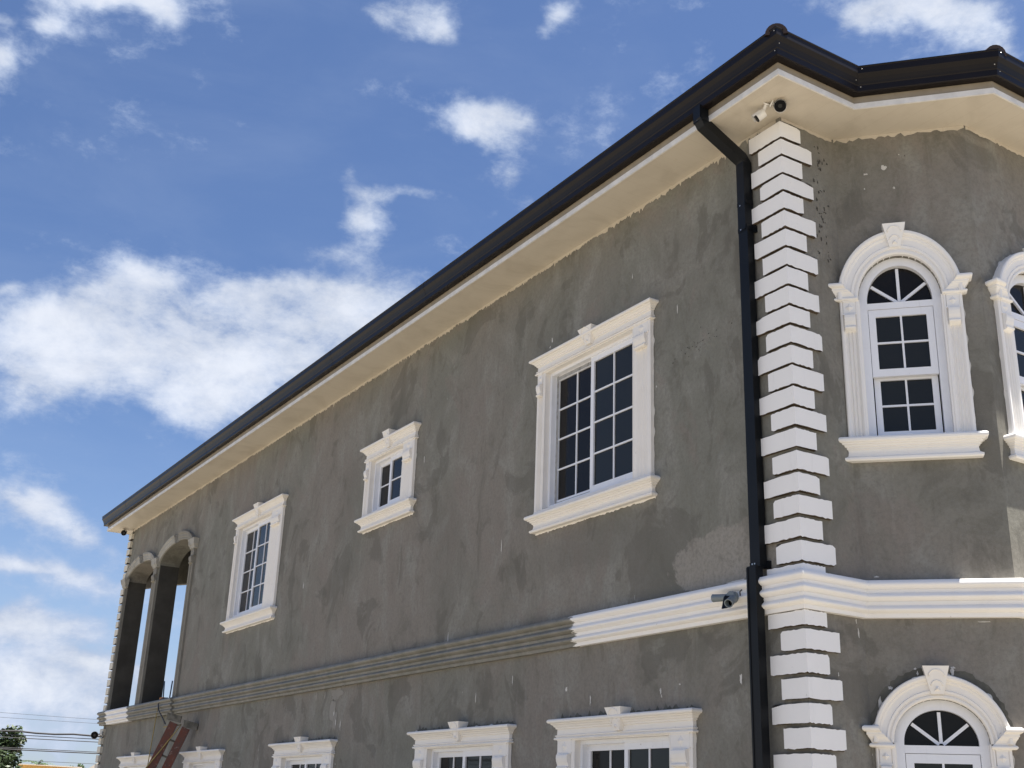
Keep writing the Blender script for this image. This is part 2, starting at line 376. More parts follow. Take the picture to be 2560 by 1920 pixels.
WIN_UP = [dict(s=(2.24, 3.94), z=(3.29, 4.965), rows=4, cols=2, cr=(1.86, 4.18), kz=5.21, ct=5.165, name='big'),
          dict(s=(7.60, 8.68), z=(4.14, 4.975), rows=2, cols=1, cr=(7.17, 8.93), kz=5.275, ct=5.195, name='small'),
          dict(s=(12.72, 14.42), z=(3.26, 4.965), rows=4, cols=2, cr=(12.1, 14.64), kz=5.23, ct=5.165, name='tall')]
WIN_LO = [dict(s=(1.70, 3.22), z=(-.72, .765), cr=(1.30, 3.61), kz=1.035, ct=.97),
          dict(s=(4.80, 6.38), z=(-.72, .765), cr=(4.39, 6.775), kz=1.035, ct=.962),
          dict(s=(9.55, 11.14), z=(-.72, .755), cr=(9.15, 11.54), kz=1.022, ct=.956),
          dict(s=(14.25, 15.72), z=(-.72, .745), cr=(13.90, 16.13), kz=1.01, ct=.945),
          dict(s=(18.45, 20.26), z=(-.72, .745), cr=(18.09, 20.66), kz=1.01, ct=.949)]
SPR = 5.08
A1 = dict(c=21.25, hw=1.15, z0=2.0, zs=SPR, rise=.30)      # far loggia arch
A2 = dict(c=18.54, hw=1.20, z0=2.0, zs=SPR, rise=.33)      # near loggia arch
mb = MB()
slab(mb, FL, .2, 17.08, GZ, HS + .15, [rect_pts(*d['s'], *d['z']) for d in WIN_UP] + [rect_pts(*d['s'], *d['z']) for d in WIN_LO[:4]], .2)
slab(mb, FL, 17.08, W, GZ, HS + .15, [arch_pts(A1['c'], A1['hw'], A1['z0'], SPR, A1['rise']), arch_pts(A2['c'], A2['hw'], A2['z0'], SPR, A2['rise']), rect_pts(*WIN_LO[4]['s'], *WIN_LO[4]['z'])], .44)
UB = dict(c=.515, hw=.37, z0=3.29, zs=4.64, rise=.44)
LB = dict(c=.545, hw=.37, z0=-.75, zs=.68, rise=.35)
UC = dict(c=.80, hw=.47, z0=3.29, zs=4.60, rise=.44); LC = dict(LB, c=1.1)
def fhole(d): return arch_pts(d['c'], d['hw'], d['z0'], d['zs'], d['rise'])
slab(mb, FF, 0, X1, GZ, HS + .15, [], .2)
slab(mb, FB, 0, _L, GZ, HS + .15, [fhole(UB), fhole(LB)], .16)
slab(mb, FC, 0, BW, GZ, HS + .15, [fhole(UC), fhole(LC)], .2)
# rest of the shell (hidden side of the bay, front, right, back with loggia opening)
def wallbox(a, b, z0, z1, th=.2):
    a = Vector((a[0], a[1], 0)); b = Vector((b[0], b[1], 0)); t = (b - a).normalized(); n = Vector((t.y, -t.x, 0))
    F = lambda s, tt, z: a + t * s + n * tt + Vector((0, 0, z))
    slab(mb, F, 0, (b - a).length, z0, z1, [], th)
PL = plan()
wallbox(PL[4], PL[5], GZ, HS + .15); wallbox(PL[5], PL[6], GZ, HS + .15); wallbox(PL[6], (DX, W), GZ, HS + .15)
FBk = lambda s, t, z: Vector((s, W + t, z))
slab(mb, FBk, .44, DX - .2, GZ, 1.99, [], .3)
slab(mb, FBk, 4.4, DX - .2, 1.99, HS + .15, [], .3)
hb = [(.44, HS + .15), (.44, 4.98)] + [(.44 + 3.96 * k / 14, 4.98 + .34 * math.sin(math.pi * k / 14)) for k in range(1, 14)] + [(4.4, 4.98), (4.4, HS + .15)]
for t_ in (0, -.3): mb.add([FBk(a, t_, b) for a, b in hb], tessellate_polygon([[Vector((a, b, 0)) for a, b in hb]]))
mb.add([FBk(a, 0, b) for a, b in hb] + [FBk(a, -.3, b) for a, b in hb], [(i, (i + 1) % len(hb), (i + 1) % len(hb) + len(hb), i + len(hb)) for i in range(len(hb))])
mb.build('wall', 'render', house)
# loggia and inner floors, partition
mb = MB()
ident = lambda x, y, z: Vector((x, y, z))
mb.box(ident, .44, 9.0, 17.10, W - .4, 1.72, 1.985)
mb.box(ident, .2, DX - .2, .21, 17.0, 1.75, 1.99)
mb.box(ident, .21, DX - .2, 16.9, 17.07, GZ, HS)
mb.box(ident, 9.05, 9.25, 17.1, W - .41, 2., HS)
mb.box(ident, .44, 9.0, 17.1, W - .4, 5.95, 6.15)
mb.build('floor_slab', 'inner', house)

# ------------------------------------------------------------------ eaves
def ring(z, d0, d1):
    a, b = offset(plan(), d0), offset(plan(), d1); n = len(a)
    return [Vector((p.x, p.y, z)) for p in a] + [Vector((p.x, p.y, z)) for p in b], [(i, (i + 1) % n, (i + 1) % n + n, i + n) for i in range(n)]
mb = MB(); mb.add(*ring(HS, -.05, .497)); mb.add(*ring(HS + .02, -.05, .497)); mb.build('soffit', 'soffit', house)
sweep([(.495, HS - .006), (.512, HS - .006), (.512, HS + .052), (.495, HS + .052), (.495, HS - .006)], 'fascia_trim', 'trim', house)
sweep([(.492, HS + .02), (.500, HS + .052), (.500, 6.72), (.47, 6.72)], 'fascia', 'fascia', house)
sweep([(.505, 6.70), (.505, 6.535), (.580, 6.535), (.592, 6.541), (.594, 6.598), (.600, 6.606), (.606, 6.628), (.618, 6.662), (.634, 6.690), (.643, 6.704), (.645, 6.765),
       (.652, 6.771), (.652, 6.781), (.640, 6.783), (.632, 6.776), (.630, 6.70), (.58, 6.60), (.52, 6.60), (.51, 6.70)], 'gutter', 'gutter', house)
# gutter joint rivets at the corners we can see
for i in (1, 2, 3):
    for k, (d, z) in enumerate(((.603, 6.575), (.612, 6.64), (.652, 6.74))):
        p = offset(plan(), d)[i]; q = (Vector(PL[i - 1]) - Vector(PL[i])).normalized(); r_ = (Vector(PL[i + 1]) - Vector(PL[i])).normalized()
        dirn = q if (i == 1) == (k != 1) else r_
        nrm = Vector((dirn.y, -dirn.x, 0)); nrm = nrm if dirn is r_ else -nrm
        c = Vector((p.x + dirn.x * .026, p.y + dirn.y * .026, z)); s_ = .0065; u = Vector((dirn.x, dirn.y, 0)) * s_; v = Vector((0, 0, s_))
        mb = MB(); mb.add([c + u + nrm * .004, c + v + nrm * .004, c - u + nrm * .004, c - v + nrm * .004, c + nrm * .008], [(0, 1, 4), (1, 2, 4), (2, 3, 4), (3, 0, 4)])
        mb.build('rivet', 'screw', house)
GP = [(.505, 6.533), (.582, 6.533), (.594, 6.540), (.596, 6.598), (.602, 6.606), (.608, 6.628), (.620, 6.662), (.636, 6.690), (.645, 6.704), (.6475, 6.765)]
for y in (3.05, 6.1, 9.2, 12.2, 15.3, 18.4, 21.2):
    mb = MB(); mb.rows([[Vector((-d, y + q, z)) for d, z in GP] for q in (0, .06)], caps=False); mb.build('gutter_joint', 'gutter', house)
# roof: hip roof at 22 degrees plus the bay's own little hip, with barrel tiles on the hips
mb = MB(); P = math.tan(R(22)); E0 = .60; ZR = 6.74
x0, x1, y0, y1 = -E0, DX + E0, -E0, W + E0; hw_ = (x1 - x0) / 2
ra = Vector((x0 + hw_, y0 + hw_, ZR + hw_ * P)); rb = Vector((x0 + hw_, y1 - hw_, ZR + hw_ * P))
c4 = [Vector((x0, y0, ZR)), Vector((x1, y0, ZR)), Vector((x1, y1, ZR)), Vector((x0, y1, ZR))]
mb.add(c4 + [ra, rb], [(0, 1, 4), (1, 2, 5, 4), (2, 3, 5), (3, 0, 4, 5)])
bo = offset(plan(), E0)[2:6]; bc = BX + BW / 2; rise = 1.9
pk = Vector((bc, BY - E0 + rise / P * .55, ZR + rise * .55)); pr = Vector((bc, BY - E0 + rise / P * .55 + 2.2, ZR + rise * .55))
mb.add([Vector((p.x, p.y, ZR)) for p in bo] + [pk, pr], [(0, 1, 4), (1, 2, 4), (2, 3, 4), (0, 4, 5), (3, 5, 4)])
mb.build('roof', 'roof', house)
def hip(a, b, r=.085, n=22):
    mb = MB(); a = Vector(a); b = Vector(b); d = (b - a).normalized(); x = d.cross(Vector((0, 0, 1))).normalized(); y = x.cross(d)
    L = (b - a).length; k = 0.
    while k < min(L, 9):
        rows = []
        for q, rr in ((k, r * 1.12), (k + .35, r * .95)):
            rows.append([a + d * q + x * math.cos(t) * rr + y * math.sin(t) * rr for t in [math.pi * j / 10 for j in range(11)]])
        mb.rows(rows, caps=True, smooth=True); k += .33
    return mb.build('hip_cap', 'roof', house, weld=False)
hip(c4[0] + Vector((0, 0, .0)), ra, .092); hip(Vector((bo[1].x, bo[1].y, ZR + .0)), pk, .092)

# ragged cream paint lapping from the soffit on to the wall
def ragged(F, s0, s1, z1, h, amp, t, name, m, parent, seed=0, step=.03, down=True):
    mb = MB(); n = max(2, int((s1 - s0) / step)); A = []; B = []
    for i in range(n + 1):
        s = s0 + (s1 - s0) * i / n
        k = noise.noise(Vector((s * 3.1, seed, 0))) * .35 + noise.noise(Vector((s * 13, seed, 3))) * .35 + max(0, noise.noise(Vector((s * 37, seed, 5)))) * .9 + noise.noise(Vector((s * 71, seed, 9))) * .35
        hh = max(.002, h + amp * k)
        A.append(F(s, t, z1)); B.append(F(s, t, z1 - hh if down else z1 + hh))
    mb.rows([A, B], caps=False); return mb.build(name, m, parent)
ragged(FL, .05, W - .02, HS - .001, .035, .075, .003, 'paint_lap', 'soffit', house, 1, .018)
ragged(FF, .02, X1, HS - .001, .03, .04, .003, 'paint_lap', 'soffit', house, 2)
ragged(FB, .02, _L, HS - .001, .03, .06, .003, 'paint_lap', 'soffit', house, 3)
ragged(FC, .02, BW, HS - .001, .03, .035, .003, 'paint_lap', 'soffit', house, 4)

# ------------------------------------------------------------------ string course
def roll(z0, z1, d0, d1, bulge, n=12):
    return [(d0 + (d1 - d0) * k / n + bulge * math.sin(math.pi * (k / n) ** .85), z0 + (z1 - z0) * k / n) for k in range(n + 1)]
cp = [(0, 1.690), (.052, 1.691), (.058, 1.722)] + roll(1.726, 1.792, .056, .070, .036) + [(.070, 1.797), (.074, 1.822)] + roll(1.826, 1.896, .070, .088, .040) + [(.086, 1.902), (.089, 1.922)] + roll(1.924, 2.000, .086, .106, .032) + [(.09, 2.004), (0, 2.005)]
def course(d0):
    rows = [[Vector((p.x, p.y, z)) for p in offset([(0, 17.08)] + plan()[1:4] + [(BX + BW, BY), (BX + BW, BY + .5), (5, 17.08)], d)[0:5]] for d, z in cp]
    return rows
mb = MB()
rows = []
for d, z in cp:
    pp = offset([(0, 30), (0, 0), (X1, 0), (BX, BY), (9, BY)], d)
    def wob(s): return noise.noise(Vector((s * .5, z * .3, 2))) * .004
    line = [Vector((-d, 17.10, z))] + [Vector((-d + wob(y), y, z + wob(y + 50))) for y in [17 - k * .4 for k in range(1, 42)]] + [Vector((pp[i].x, pp[i].y, z)) for i in (1, 2, 3)] + [Vector((BX + BW, BY - d, z))]
    rows.append(line)
mb.rows(rows, caps=False); mb.add([r[0] for r in rows], [tuple(range(len(rows)))])
mb.build('string_course', 'course', house)
mb = MB(); rows = []
for d, z in cp:
    d2 = d + .045 if d else 0
    rows.append([Vector((.0, 17.06 - d * .25, z))] * 1 + [Vector((-d2, 17.06 - d * .25, z)), Vector((-d2, W + d, z)), Vector((DX * .2, W + d, z))])
mb.rows(rows, caps=False); mb.build('string_course', 'course', house)

# ------------------------------------------------------------------ quoins
def quoin(corner, sy, ll, lr, z0, z1, q, m, seed):
    """L-shaped block wrapped round a corner; sy=+1 near corner, -1 far corner"""
    random.seed(seed); mb = MB(); z0 += random.uniform(-.004, .006); z1 += random.uniform(-.005, .003); ll += random.uniform(-.012, .012); lr += random.uniform(-.01, .01)
    cx, cy = corner
    n1 = 13
    path = [(0., ll), (-q, ll)] + [(-q, ll - (ll + q) * k / n1) for k in range(1, n1)] + [(-q, -q)] + [(-q + (lr + q) * k / n1, -q) for k in range(1, n1)] + [(lr, -q), (lr, 0.), (0., 0.)]
    B = []; T = []; B2 = []; T2 = []
    for i, (x, y) in enumerate(path):
        jb, jt = random.uniform(-.006, .004), random.uniform(-.004, .003)
        if i in (1, 2 * n1 + 1): jt -= random.choice((0, 0, .008, .02)); jb += random.choice((0, 0, .006, .012))
        B.append(Vector((cx + x, cy + sy * y, z0 + jb))); T.append(Vector((cx + x, cy + sy * y, z1 + jt)))
    mb.rows([B, T], closed=True, caps=True); o = mb.build('quoin_block', m, house)
    o.data.materials.append(MT['joint'])
    for pl in o.data.polygons:
        if abs(pl.normal.z) > .7: pl.material_index = 1
    return o
tops = [6.338 - .1926 * k for k in range(16)] + [3.449 - .197 * j for j in range(1, 8)]
for k, z in enumerate(tops):
    long_left = (k % 2 == 0)
    quoin((0, 0), 1, .385 if long_left else .262, .225 if long_left else .358, z - .168 if k < len(tops) - 1 else 2.006, z, .036, 'quoin', 100 + k)
for k in range(17):
    long_left = (k % 2 == 0); z = 1.688 if k == 0 else 1.533 - .1952 * (k - 1); z0 = 1.570 if k == 0 else z - .160
    quoin((0, 0), 1, .385 if long_left else .262, .225 if long_left else .358, z0, z, .036, 'quoin', 200 + k)
for k in range(22):
    z = 6.30 - .197 * k
    if 4.98 < z < 5.25: continue
    long_left = (k % 2 == 0); quoin((0, W), -1, .23 if long_left else .17, .3, z - .152, z, .06, 'farquoin', 300 + k)
for k in range(16):
    z = 1.62 - .197 * k; long_left = (k % 2 == 0); quoin((0, W), -1, .23 if long_left else .17, .3, z - .152, z, .06, 'farquoin', 400 + k)

# ------------------------------------------------------------------ window joinery
def moulding(mb, F, s0, s1, prof, base=.0):
    """horizontal moulding with returned ends: profile of (projection, z)"""
    rows = []
    for t, z in prof:
        e = max(0, t - base)
        rows.append([F(s0 - e, 0, z), F(s0 - e, t, z), F(s1 + e, t, z), F(s1 + e, 0, z)])
    mb.rows(rows, caps=True)
CROWN = [(.030, 0), (.060, .0), (.066, .010), (.060, .021), (.046, .023), (.046, .030), (.056, .034), (.056, .044), (.040, .048), (.038, .102), (.052, .106), (.054, .120), (.066, .126), (.074, .140), (.090, .150),
         (.093, .158), (.110, .160), (.120, .168), (.123, .181), (.118, .193), (.104, .200), (.0, .200)]
SILL = [(.0, 0), (.066, .0), (.076, .010), (.076, .026), (.062, .034), (.046, .046), (.040, .078), (.044, .098), (.056, .104), (.056, .116), (.072, .120), (.076, .134), (.094, .138), (.096, .148), (.112, .152), (.122, .162), (.124, .178), (.116, .192), (.100, .200), (.0, .200)]
def jamb(mb, F, s0, s1, z0, z1, t=.05):
    w_ = s1 - s0; pts = [(s0, 0), (s0, t * .8)]
    e = w_ * .14; pts += [(s0 + e * .4, t), (s0 + e, t)]
    inner0, inner1 = s0 + w_ * .22, s1 - w_ * .22; n = 3
    pts.append((inner0 - .006, t * .78))
    for i in range(n):
        a = inner0 + (inner1 - inner0) * i / n; b = inner0 + (inner1 - inner0) * (i + 1) / n
        pts += [(a, t * .78), (a + (b - a) * .2, t * .55), ((a + b) / 2, t * .42), (b - (b - a) * .2, t * .55)]
    pts += [(inner1, t * .78), (s1 - e, t), (s1 - e * .4, t), (s1, t * .8), (s1, 0)]
    mb.rows([[F(a, b, z) for a, b in pts] for z in (z0, z1)], closed=True)
def corbel(F, s0, s1, z1, parent, m, h=.30, t0=.04):
    """capital with a diamond boss above a scroll"""
    mb = MB(); c = (s0 + s1) / 2; hw = (s1 - s0) / 2
    mb.box(F, s0, s1, 0, t0 + .020, z1 - .018, z1)
    mb.box(F, s0 + .008, s1 - .008, 0, t0 + .012, z1 - .135, z1 - .018)
    k = min(hw * .62, .05); zc = z1 - .077
    mb.add([F(c - k, t0 + .012, zc), F(c, t0 + .012, zc - k), F(c + k, t0 + .012, zc), F(c, t0 + .012, zc + k), F(c, t0 + .030, zc)], [(0, 1, 4), (1, 2, 4), (2, 3, 4), (3, 0, 4)])
    mb.box(F, s0, s1, 0, t0 + .018, z1 - .150, z1 - .135)
    prof = [(0, z1 - .150), (t0 + .040, z1 - .152), (t0 + .048, z1 - .165), (t0 + .050, z1 - .190), (t0 + .044, z1 - .225), (t0 + .030, z1 - .262), (t0 + .030, z1 - .268), (t0 + .042, z1 - .274), (t0 + .047, z1 - .284), (t0 + .042, z1 - .296), (t0 + .028, z1 - .302), (0, z1 - h)]
    a, b = c - hw * .78, c + hw * .78
    mb.rows([[F(s, t, z) for t, z in prof] for s in (a, b)], closed=True)
    return mb.build('corbel', m, parent)
def keystone(F, c, z0, z1, wt, wb, parent, m, t=.135):
    mb = MB(); zi = z1 - .022
    mb.rows([[F(c - wb / 2, 0, z0), F(c - wb / 2, t - .055, z0), F(c + wb / 2, t - .055, z0), F(c + wb / 2, 0, z0)],
             [F(c - wt / 2, 0, z1), F(c - wt / 2, t, z1), F(c + wt / 2, t, z1), F(c + wt / 2, 0, z1)]], closed=True)
    # raised hoops carved on the face
    H = z1 - z0
    for zz, rr in ((.62, .30), (.30, .22)):
        pts = []
        for i in range(9):
            q = math.pi * i / 8; zc = z0 + H * zz + rr * wt * .9 * math.sin(q) ; tt = t - .055 * (1 - (zc - z0) / H) + .001
            pts.append(F(c + rr * wt * math.cos(q), tt, zc))
        mb.tube(pts, .0055, 5)
    mb.add([F(c - wb * .3, t - .052, z0 + H * .10), F(c + wb * .3, t - .052, z0 + H * .10), F(c + wb * .18, t - .043, z0 + H * .30), F(c - wb * .18, t - .043, z0 + H * .30), F(c, t - .022, z0 + H * .18)],
           [(0, 1, 4), (1, 2, 4), (2, 3, 4), (3, 0, 4)])
    return mb.build('keystone', m, parent)
def sash(F, s0, s1, z0, z1, t, cols, rws, parent, st=.055, rail=.06, mun=.018, gm='glass', th=.035, name='sash'):
    mb = MB()
    mb.box(F, s0, s0 + st, t - th, t, z0, z1); mb.box(F, s1 - st, s1, t - th, t, z0, z1)
    mb.box(F, s0 + st, s1 - st, t - th, t, z0, z0 + rail); mb.box(F, s0 + st, s1 - st, t - th, t, z1 - rail, z1)
    a, b, c, d = s0 + st, s1 - st, z0 + rail, z1 - rail
    for i in range(1, cols): x = a + (b - a) * i / cols; mb.box(F, x - mun / 2, x + mun / 2, t - .022, t - .008, c, d)
    for j in range(1, rws):
        y = c + (d - c) * j / rws
        for i in range(cols):
            xa = a + (b - a) * i / cols + (mun / 2 if i else 0); xb = a + (b - a) * (i + 1) / cols - (mun / 2 if i < cols - 1 else 0)
            mb.box(F, xa, xb, t - .022, t - .008, y - mun / 2, y + mun / 2)
    o = mb.build(name, 'pvc', parent)
    mb = MB(); mb.box(F, a - .005, b + .005, t - .030, t - .022, c - .005, d + .005); mb.build('glass_pane', gm, parent)
    return o
def frame(F, s0, s1, z0, z1, t0, t1, wd, parent, m='pvc'):
    mb = MB(); mb.box(F, s0, s0 + wd, t0, t1, z0, z1); mb.box(F, s1 - wd, s1, t0, t1, z0, z1)
    mb.box(F, s0 + wd, s1 - wd, t0, t1, z0, z0 + wd); mb.box(F, s0 + wd, s1 - wd, t0, t1, z1 - wd, z1)
    return mb.build('window', m, parent)
def smear(F, s0, s1, z, h, amp, parent, seed, m='splash', t=.003):
    return ragged(F, s0, s1, z, h, amp, t, 'paint_smear', m, parent, seed, .02)
def square_window(F, d, parent, m='cream', rows=4, cols=2, seed=0):
    s0, s1 = d['s']; z0, z1 = d['z']; c0, c1 = d['cr']
    mid = (s0 + s1) / 2
    wdw = frame(F, s0, s1, z0, z1, -.17, -.030, .05, parent)
    # reveal lining in plaster between surround and frame
    mb = MB(); e = .028
    mb.box(F, s0 - .0, s0 + .012, -.03, .042, z0, z1); mb.box(F, s1 - .012, s1, -.03, .042, z0, z1); mb.box(F, s0 + .012, s1 - .012, -.03, .042, z1 - .012, z1)
    # outer plan of jambs: crown nose overhangs by the profile
    j0, j1 = c0 + .118 - .03, c1 - .118 + .03
    jamb(mb, F, j0, s0, z0 - .005, z1, .05); jamb(mb, F, s1, j1, z0 - .005, z1, .05)
    mb.build('surround', m, wdw)
    mb = MB(); base = d['ct'] - .200
    moulding(mb, F, j0, j1, [(t, z * (d['ct'] - z1) / .2 + z1) for t, z in CROWN], .03)
    mb.build('cornice', m, wdw)
    if z0 > 1 or True:
        mb = MB(); moulding(mb, F, j0, j1, [(t, z + z0 - .245) for t, z in SILL], .03)
        mb.box(F, j0, j1, -.03, .05, z0 - .05, z0 - .004); mb.build('sill', m, wdw)
    wt = min(.26, .17 * (c1 - c0))
    keystone(F, (c0 + c1) / 2, z1 + .055, d['kz'], .26 if c1 - c0 > 2 else .22, .085, wdw, 'cream' if m == 'cream' else m)
    corbel(F, j0 + .02, s0 - .03, z1 + .01, wdw, m); corbel(F, s1 + .03, j1 - .02, z1 + .01, wdw, m)
    a, b = s0 + .05, s1 - .05; za, zb = z0 + .05, z1 - .05
    o1 = sash(F, a, mid + .035, za, zb, -.045, cols, rows, wdw, .055, .065)
    o2 = sash(F, mid - .025, b, za, zb, -.095, cols, rows, wdw, .05, .06, .018, 'screen')
    smear(F, j0 - .02, j1 + .02, z0 - .243, .016, .028, wdw, seed + 1, m)
    # cement squeezed out beside and above the casing
    mb = MB()
    for side, s in ((-1, j0), (1, j1)):
        A = []; B = []
        for i in range(60):
            z = z0 - .03 + (z1 - z0 + .03) * i / 59; k = .006 + max(0, noise.noise(Vector((z * 9, side, seed)))) * .03
            A.append(F(s, .004, z)); B.append(F(s + side * k, .004, z))
        mb.rows([A, B], caps=False)
    A = []; B = []
    for i in range(90):
        s = c0 + (c1 - c0) * i / 89; k = max(0, noise.noise(Vector((s * 6, seed, 4)))) * .045
        A.append(F(s, .004, d['ct'] - .002)); B.append(F(s, .004, d['ct'] + k))
    mb.rows([A, B], caps=False)
    mb.build('mortar_smear', 'splash', wdw)
    return wdw
for i, d in enumerate(WIN_UP):
    wd = square_window(FL, d, house, 'cream', d['rows'], d['cols'], i * 10)
    if d['name'] == 'big':
        a_, b_, za, zb = 3.05, 3.89, 3.34, 4.915
        mb = MB(); mb.box(FL, b_ - .05, b_ - .012, -.094, -.0915, za, zb); mb.build('masking_tape', 'tape', wd)
        mb = MB(); mb.box(FL, a_ + .09, b_ - .05, -.094, -.0915, zb - .052, zb - .01); mb.build('masking_tape', 'tape', wd)
        mb = MB(); mb.box(FL, a_ + .09, b_ - .05, -.094, -.0915, za + .008, za + .035); mb.build('masking_tape', 'tape', wd)
for i, d in enumerate(WIN_LO):
    square_window(FL, d, house, 'cream' if i > 2 else 'cream', 4, 2, 60 + i * 10)

def arched_window(F, d, parent, oh, orise, imp, ktop, seed, m='white', lower=False):
    """arched window: moulded archivolt on imposts, fluted jambs, fan light over two sashes"""
    c, hw, z0, zs, rise = d['c'], d['hw'], d['z0'], d['zs'], d['rise']
    N = 36
    # window frame: band following the opening
    mb = MB(); rec0, rec1 = -.15, -.045; wd = .080
    def arc(h, r, t, z_=None, n=N): return [F(c + h * math.cos(math.pi * i / n), t, zs + r * math.sin(math.pi * i / n)) for i in range(n + 1)]
    O = [F(c + hw, 0, z0)] 
    rows = []
    for (h, r, t) in ((hw, rise, rec0), (hw, rise, rec1), (hw - wd, rise - wd, rec1), (hw - wd, rise - wd, rec0)):
        rows.append([F(c + h, t, z0)] + arc(h, r, t) + [F(c - h, t, z0)])
    rows.append(rows[0]); mb.rows(rows, caps=False)
    ih, ir = hw - wd, rise - wd
    tr0 = zs - .075
    mb.box(F, c - ih, c + ih, rec0, rec1 + .002, tr0, zs - .012)
    mb.box(F, c - ih, c + ih, rec0, rec1 + .001, z0, z0 + .045)
    wdw = mb.build('window', 'pvc', parent)
    # fan light bars
    mb = MB(); zc = zs - .012
    for q in (90, 38, 142):
        L = 1 / math.sqrt((math.cos(R(q)) / ih) ** 2 + (math.sin(R(q)) / ir) ** 2) - .003; ux, uz = math.cos(R(q)), math.sin(R(q)); b_ = .0135
        st = 0.02
        mb.rows([[F(c + ux * l - uz * s, t, zc + uz * l + ux * s) for s, t in ((-b_, -.105), (b_, -.105), (b_, -.085), (-b_, -.085))] for l in (st, L)], closed=True)
    mb.build('fan_bar', 'pvc', wdw)
    mb = MB(); pts = [F(c + (ih + .004) * math.cos(math.pi * i / N), -.108, zc + (ir + .016) * math.sin(math.pi * i / N)) for i in range(N + 1)]
    mb.add(pts, [tuple(range(N + 1))]); mb.add([F(c + (ih + .004) * math.cos(math.pi * i / N), -.114, zc + (ir + .016) * math.sin(math.pi * i / N)) for i in range(N + 1)], [tuple(range(N + 1))])
    mb.build('glass_pane', 'screen', wdw)
    zm = z0 + .045 + (tr0 - z0 - .045) * .457
    sash(F, c - ih + .004, c + ih - .004, zm, tr0 - .004, -.048, 2, 2, wdw, .062, .072)
    sash(F, c - ih + .012, c + ih - .012, z0 + .046, zm + .03, -.105, 2, 2, wdw, .055, .05)
    # archivolt: swept profile (radial distance from opening edge, projection)
    gw = oh - hw; mb = MB()
    prof = [(-.0, -.03), (0, .040), (.010, .050), (gw * .14, .050), (gw * .16, .040), (gw * .22, .040), (gw * .24, .052), (gw * .34, .056), (gw * .38, .046), (gw * .62, .050), (gw * .70, .062), (gw * .76, .062),
            (gw * .78, .074), (gw * .86, .086), (gw * .96, .086), (gw, .074), (gw, 0)]
    rows = []
    k = (orise - rise) / gw
    for i in range(N + 1):
        q = math.pi * i / N; rows.append([F(c + (hw + a) * math.cos(q), t, zs + (rise + a * k) * math.sin(q)) for a, t in prof])
    mb.rows(rows, caps=True)
    # reveal lining below the springing
    mb.box(F, c - hw - .001, c - hw + .012, -.045, .04, z0, zs); mb.box(F, c + hw - .012, c + hw + .001, -.045, .04, z0, zs)
    jamb(mb, F, c - oh + .015, c - hw, z0 - .005, imp - .13, .05); jamb(mb, F, c + hw, c + oh - .015, z0 - .005, imp - .13, .05)
    mb.build('surround', m, wdw)
    # impost blocks
    for sg in (-1, 1):
        mb = MB(); a, b = sorted((c + sg * (hw + .0), c + sg * (oh - .015)))
        ip = [(.03, -.160), (.066, -.158), (.076, -.150), (.078, -.140), (.070, -.130), (.058, -.126), (.058, -.116), (.070, -.092), (.084, -.076), (.086, -.066), (.094, -.062), (.094, -.040), (.110, -.036), (.124, -.028), (.128, -.014), (.124, .0), (.108, .010), (.0, .010)]
        rows = []
        for t, z in ip:
            e = t - .03
            q_ = min(1, max(0, (-.02 - z) / .12)); s_i = c + sg * ((oh - .05) * (1 - q_) + hw * q_)
            s_in, s_out = (s_i, a - e) if sg < 0 else (s_i, b + e)
            rows.append([F(s_in, 0, imp + z), F(s_in, t, imp + z), F(s_out, t, imp + z), F(s_out, 0, imp + z)])
        mb.rows(rows, caps=True); mb.build('impost', m, wdw)
        corbel(F, a + .022, b - .022, imp - .150, wdw, m, .33)
    keystone(F, c - .005, ktop - .222, ktop, .208, .098, wdw, m, .125)
    if not lower or True:
        mb = MB(); moulding(mb, F, c - oh + .05, c + oh - .05, [(t, z * 1.08 + z0 - .216) for t, z in SILL], .0)
        mb.build('sill', m, wdw)
    mb = MB()
    for side in (-1, 1):
        A = []; B = []
        for i in range(50):
            z = z0 + (imp - .2 - z0) * i / 49; kx = .004 + max(0, noise.noise(Vector((z * 8, side, seed)))) * .03
            A.append(F(c + side * (oh - .016), .004, z)); B.append(F(c + side * (oh - .016 + kx), .004, z))
        mb.rows([A, B], caps=False)
    A = []; B = []
    for i in range(80):
        q = math.pi * (.08 + .84 * i / 79); kx = max(0, noise.noise(Vector((q * 6, 1, seed)))) * .05
        A.append(F(c + (oh - .003) * math.cos(q), .004, zs + (orise - .003) * math.sin(q))); B.append(F(c + (oh + kx) * math.cos(q), .004, zs + (orise + kx) * math.sin(q)))
    mb.rows([A, B], caps=False); mb.build('mortar_smear', 'splash', wdw)
    return wdw
arched_window(FB, UB, house, .555, .675, 4.79, 5.366, 11)
arched_window(FB, LB, house, .535, .545, .80, 1.287, 12, 'cream', True)
arched_window(FC, UC, house, .665, .63, 4.76, 5.29, 13)
arched_window(FC, LC, house, .535, .545, .80, 1.287, 14, 'cream', True)

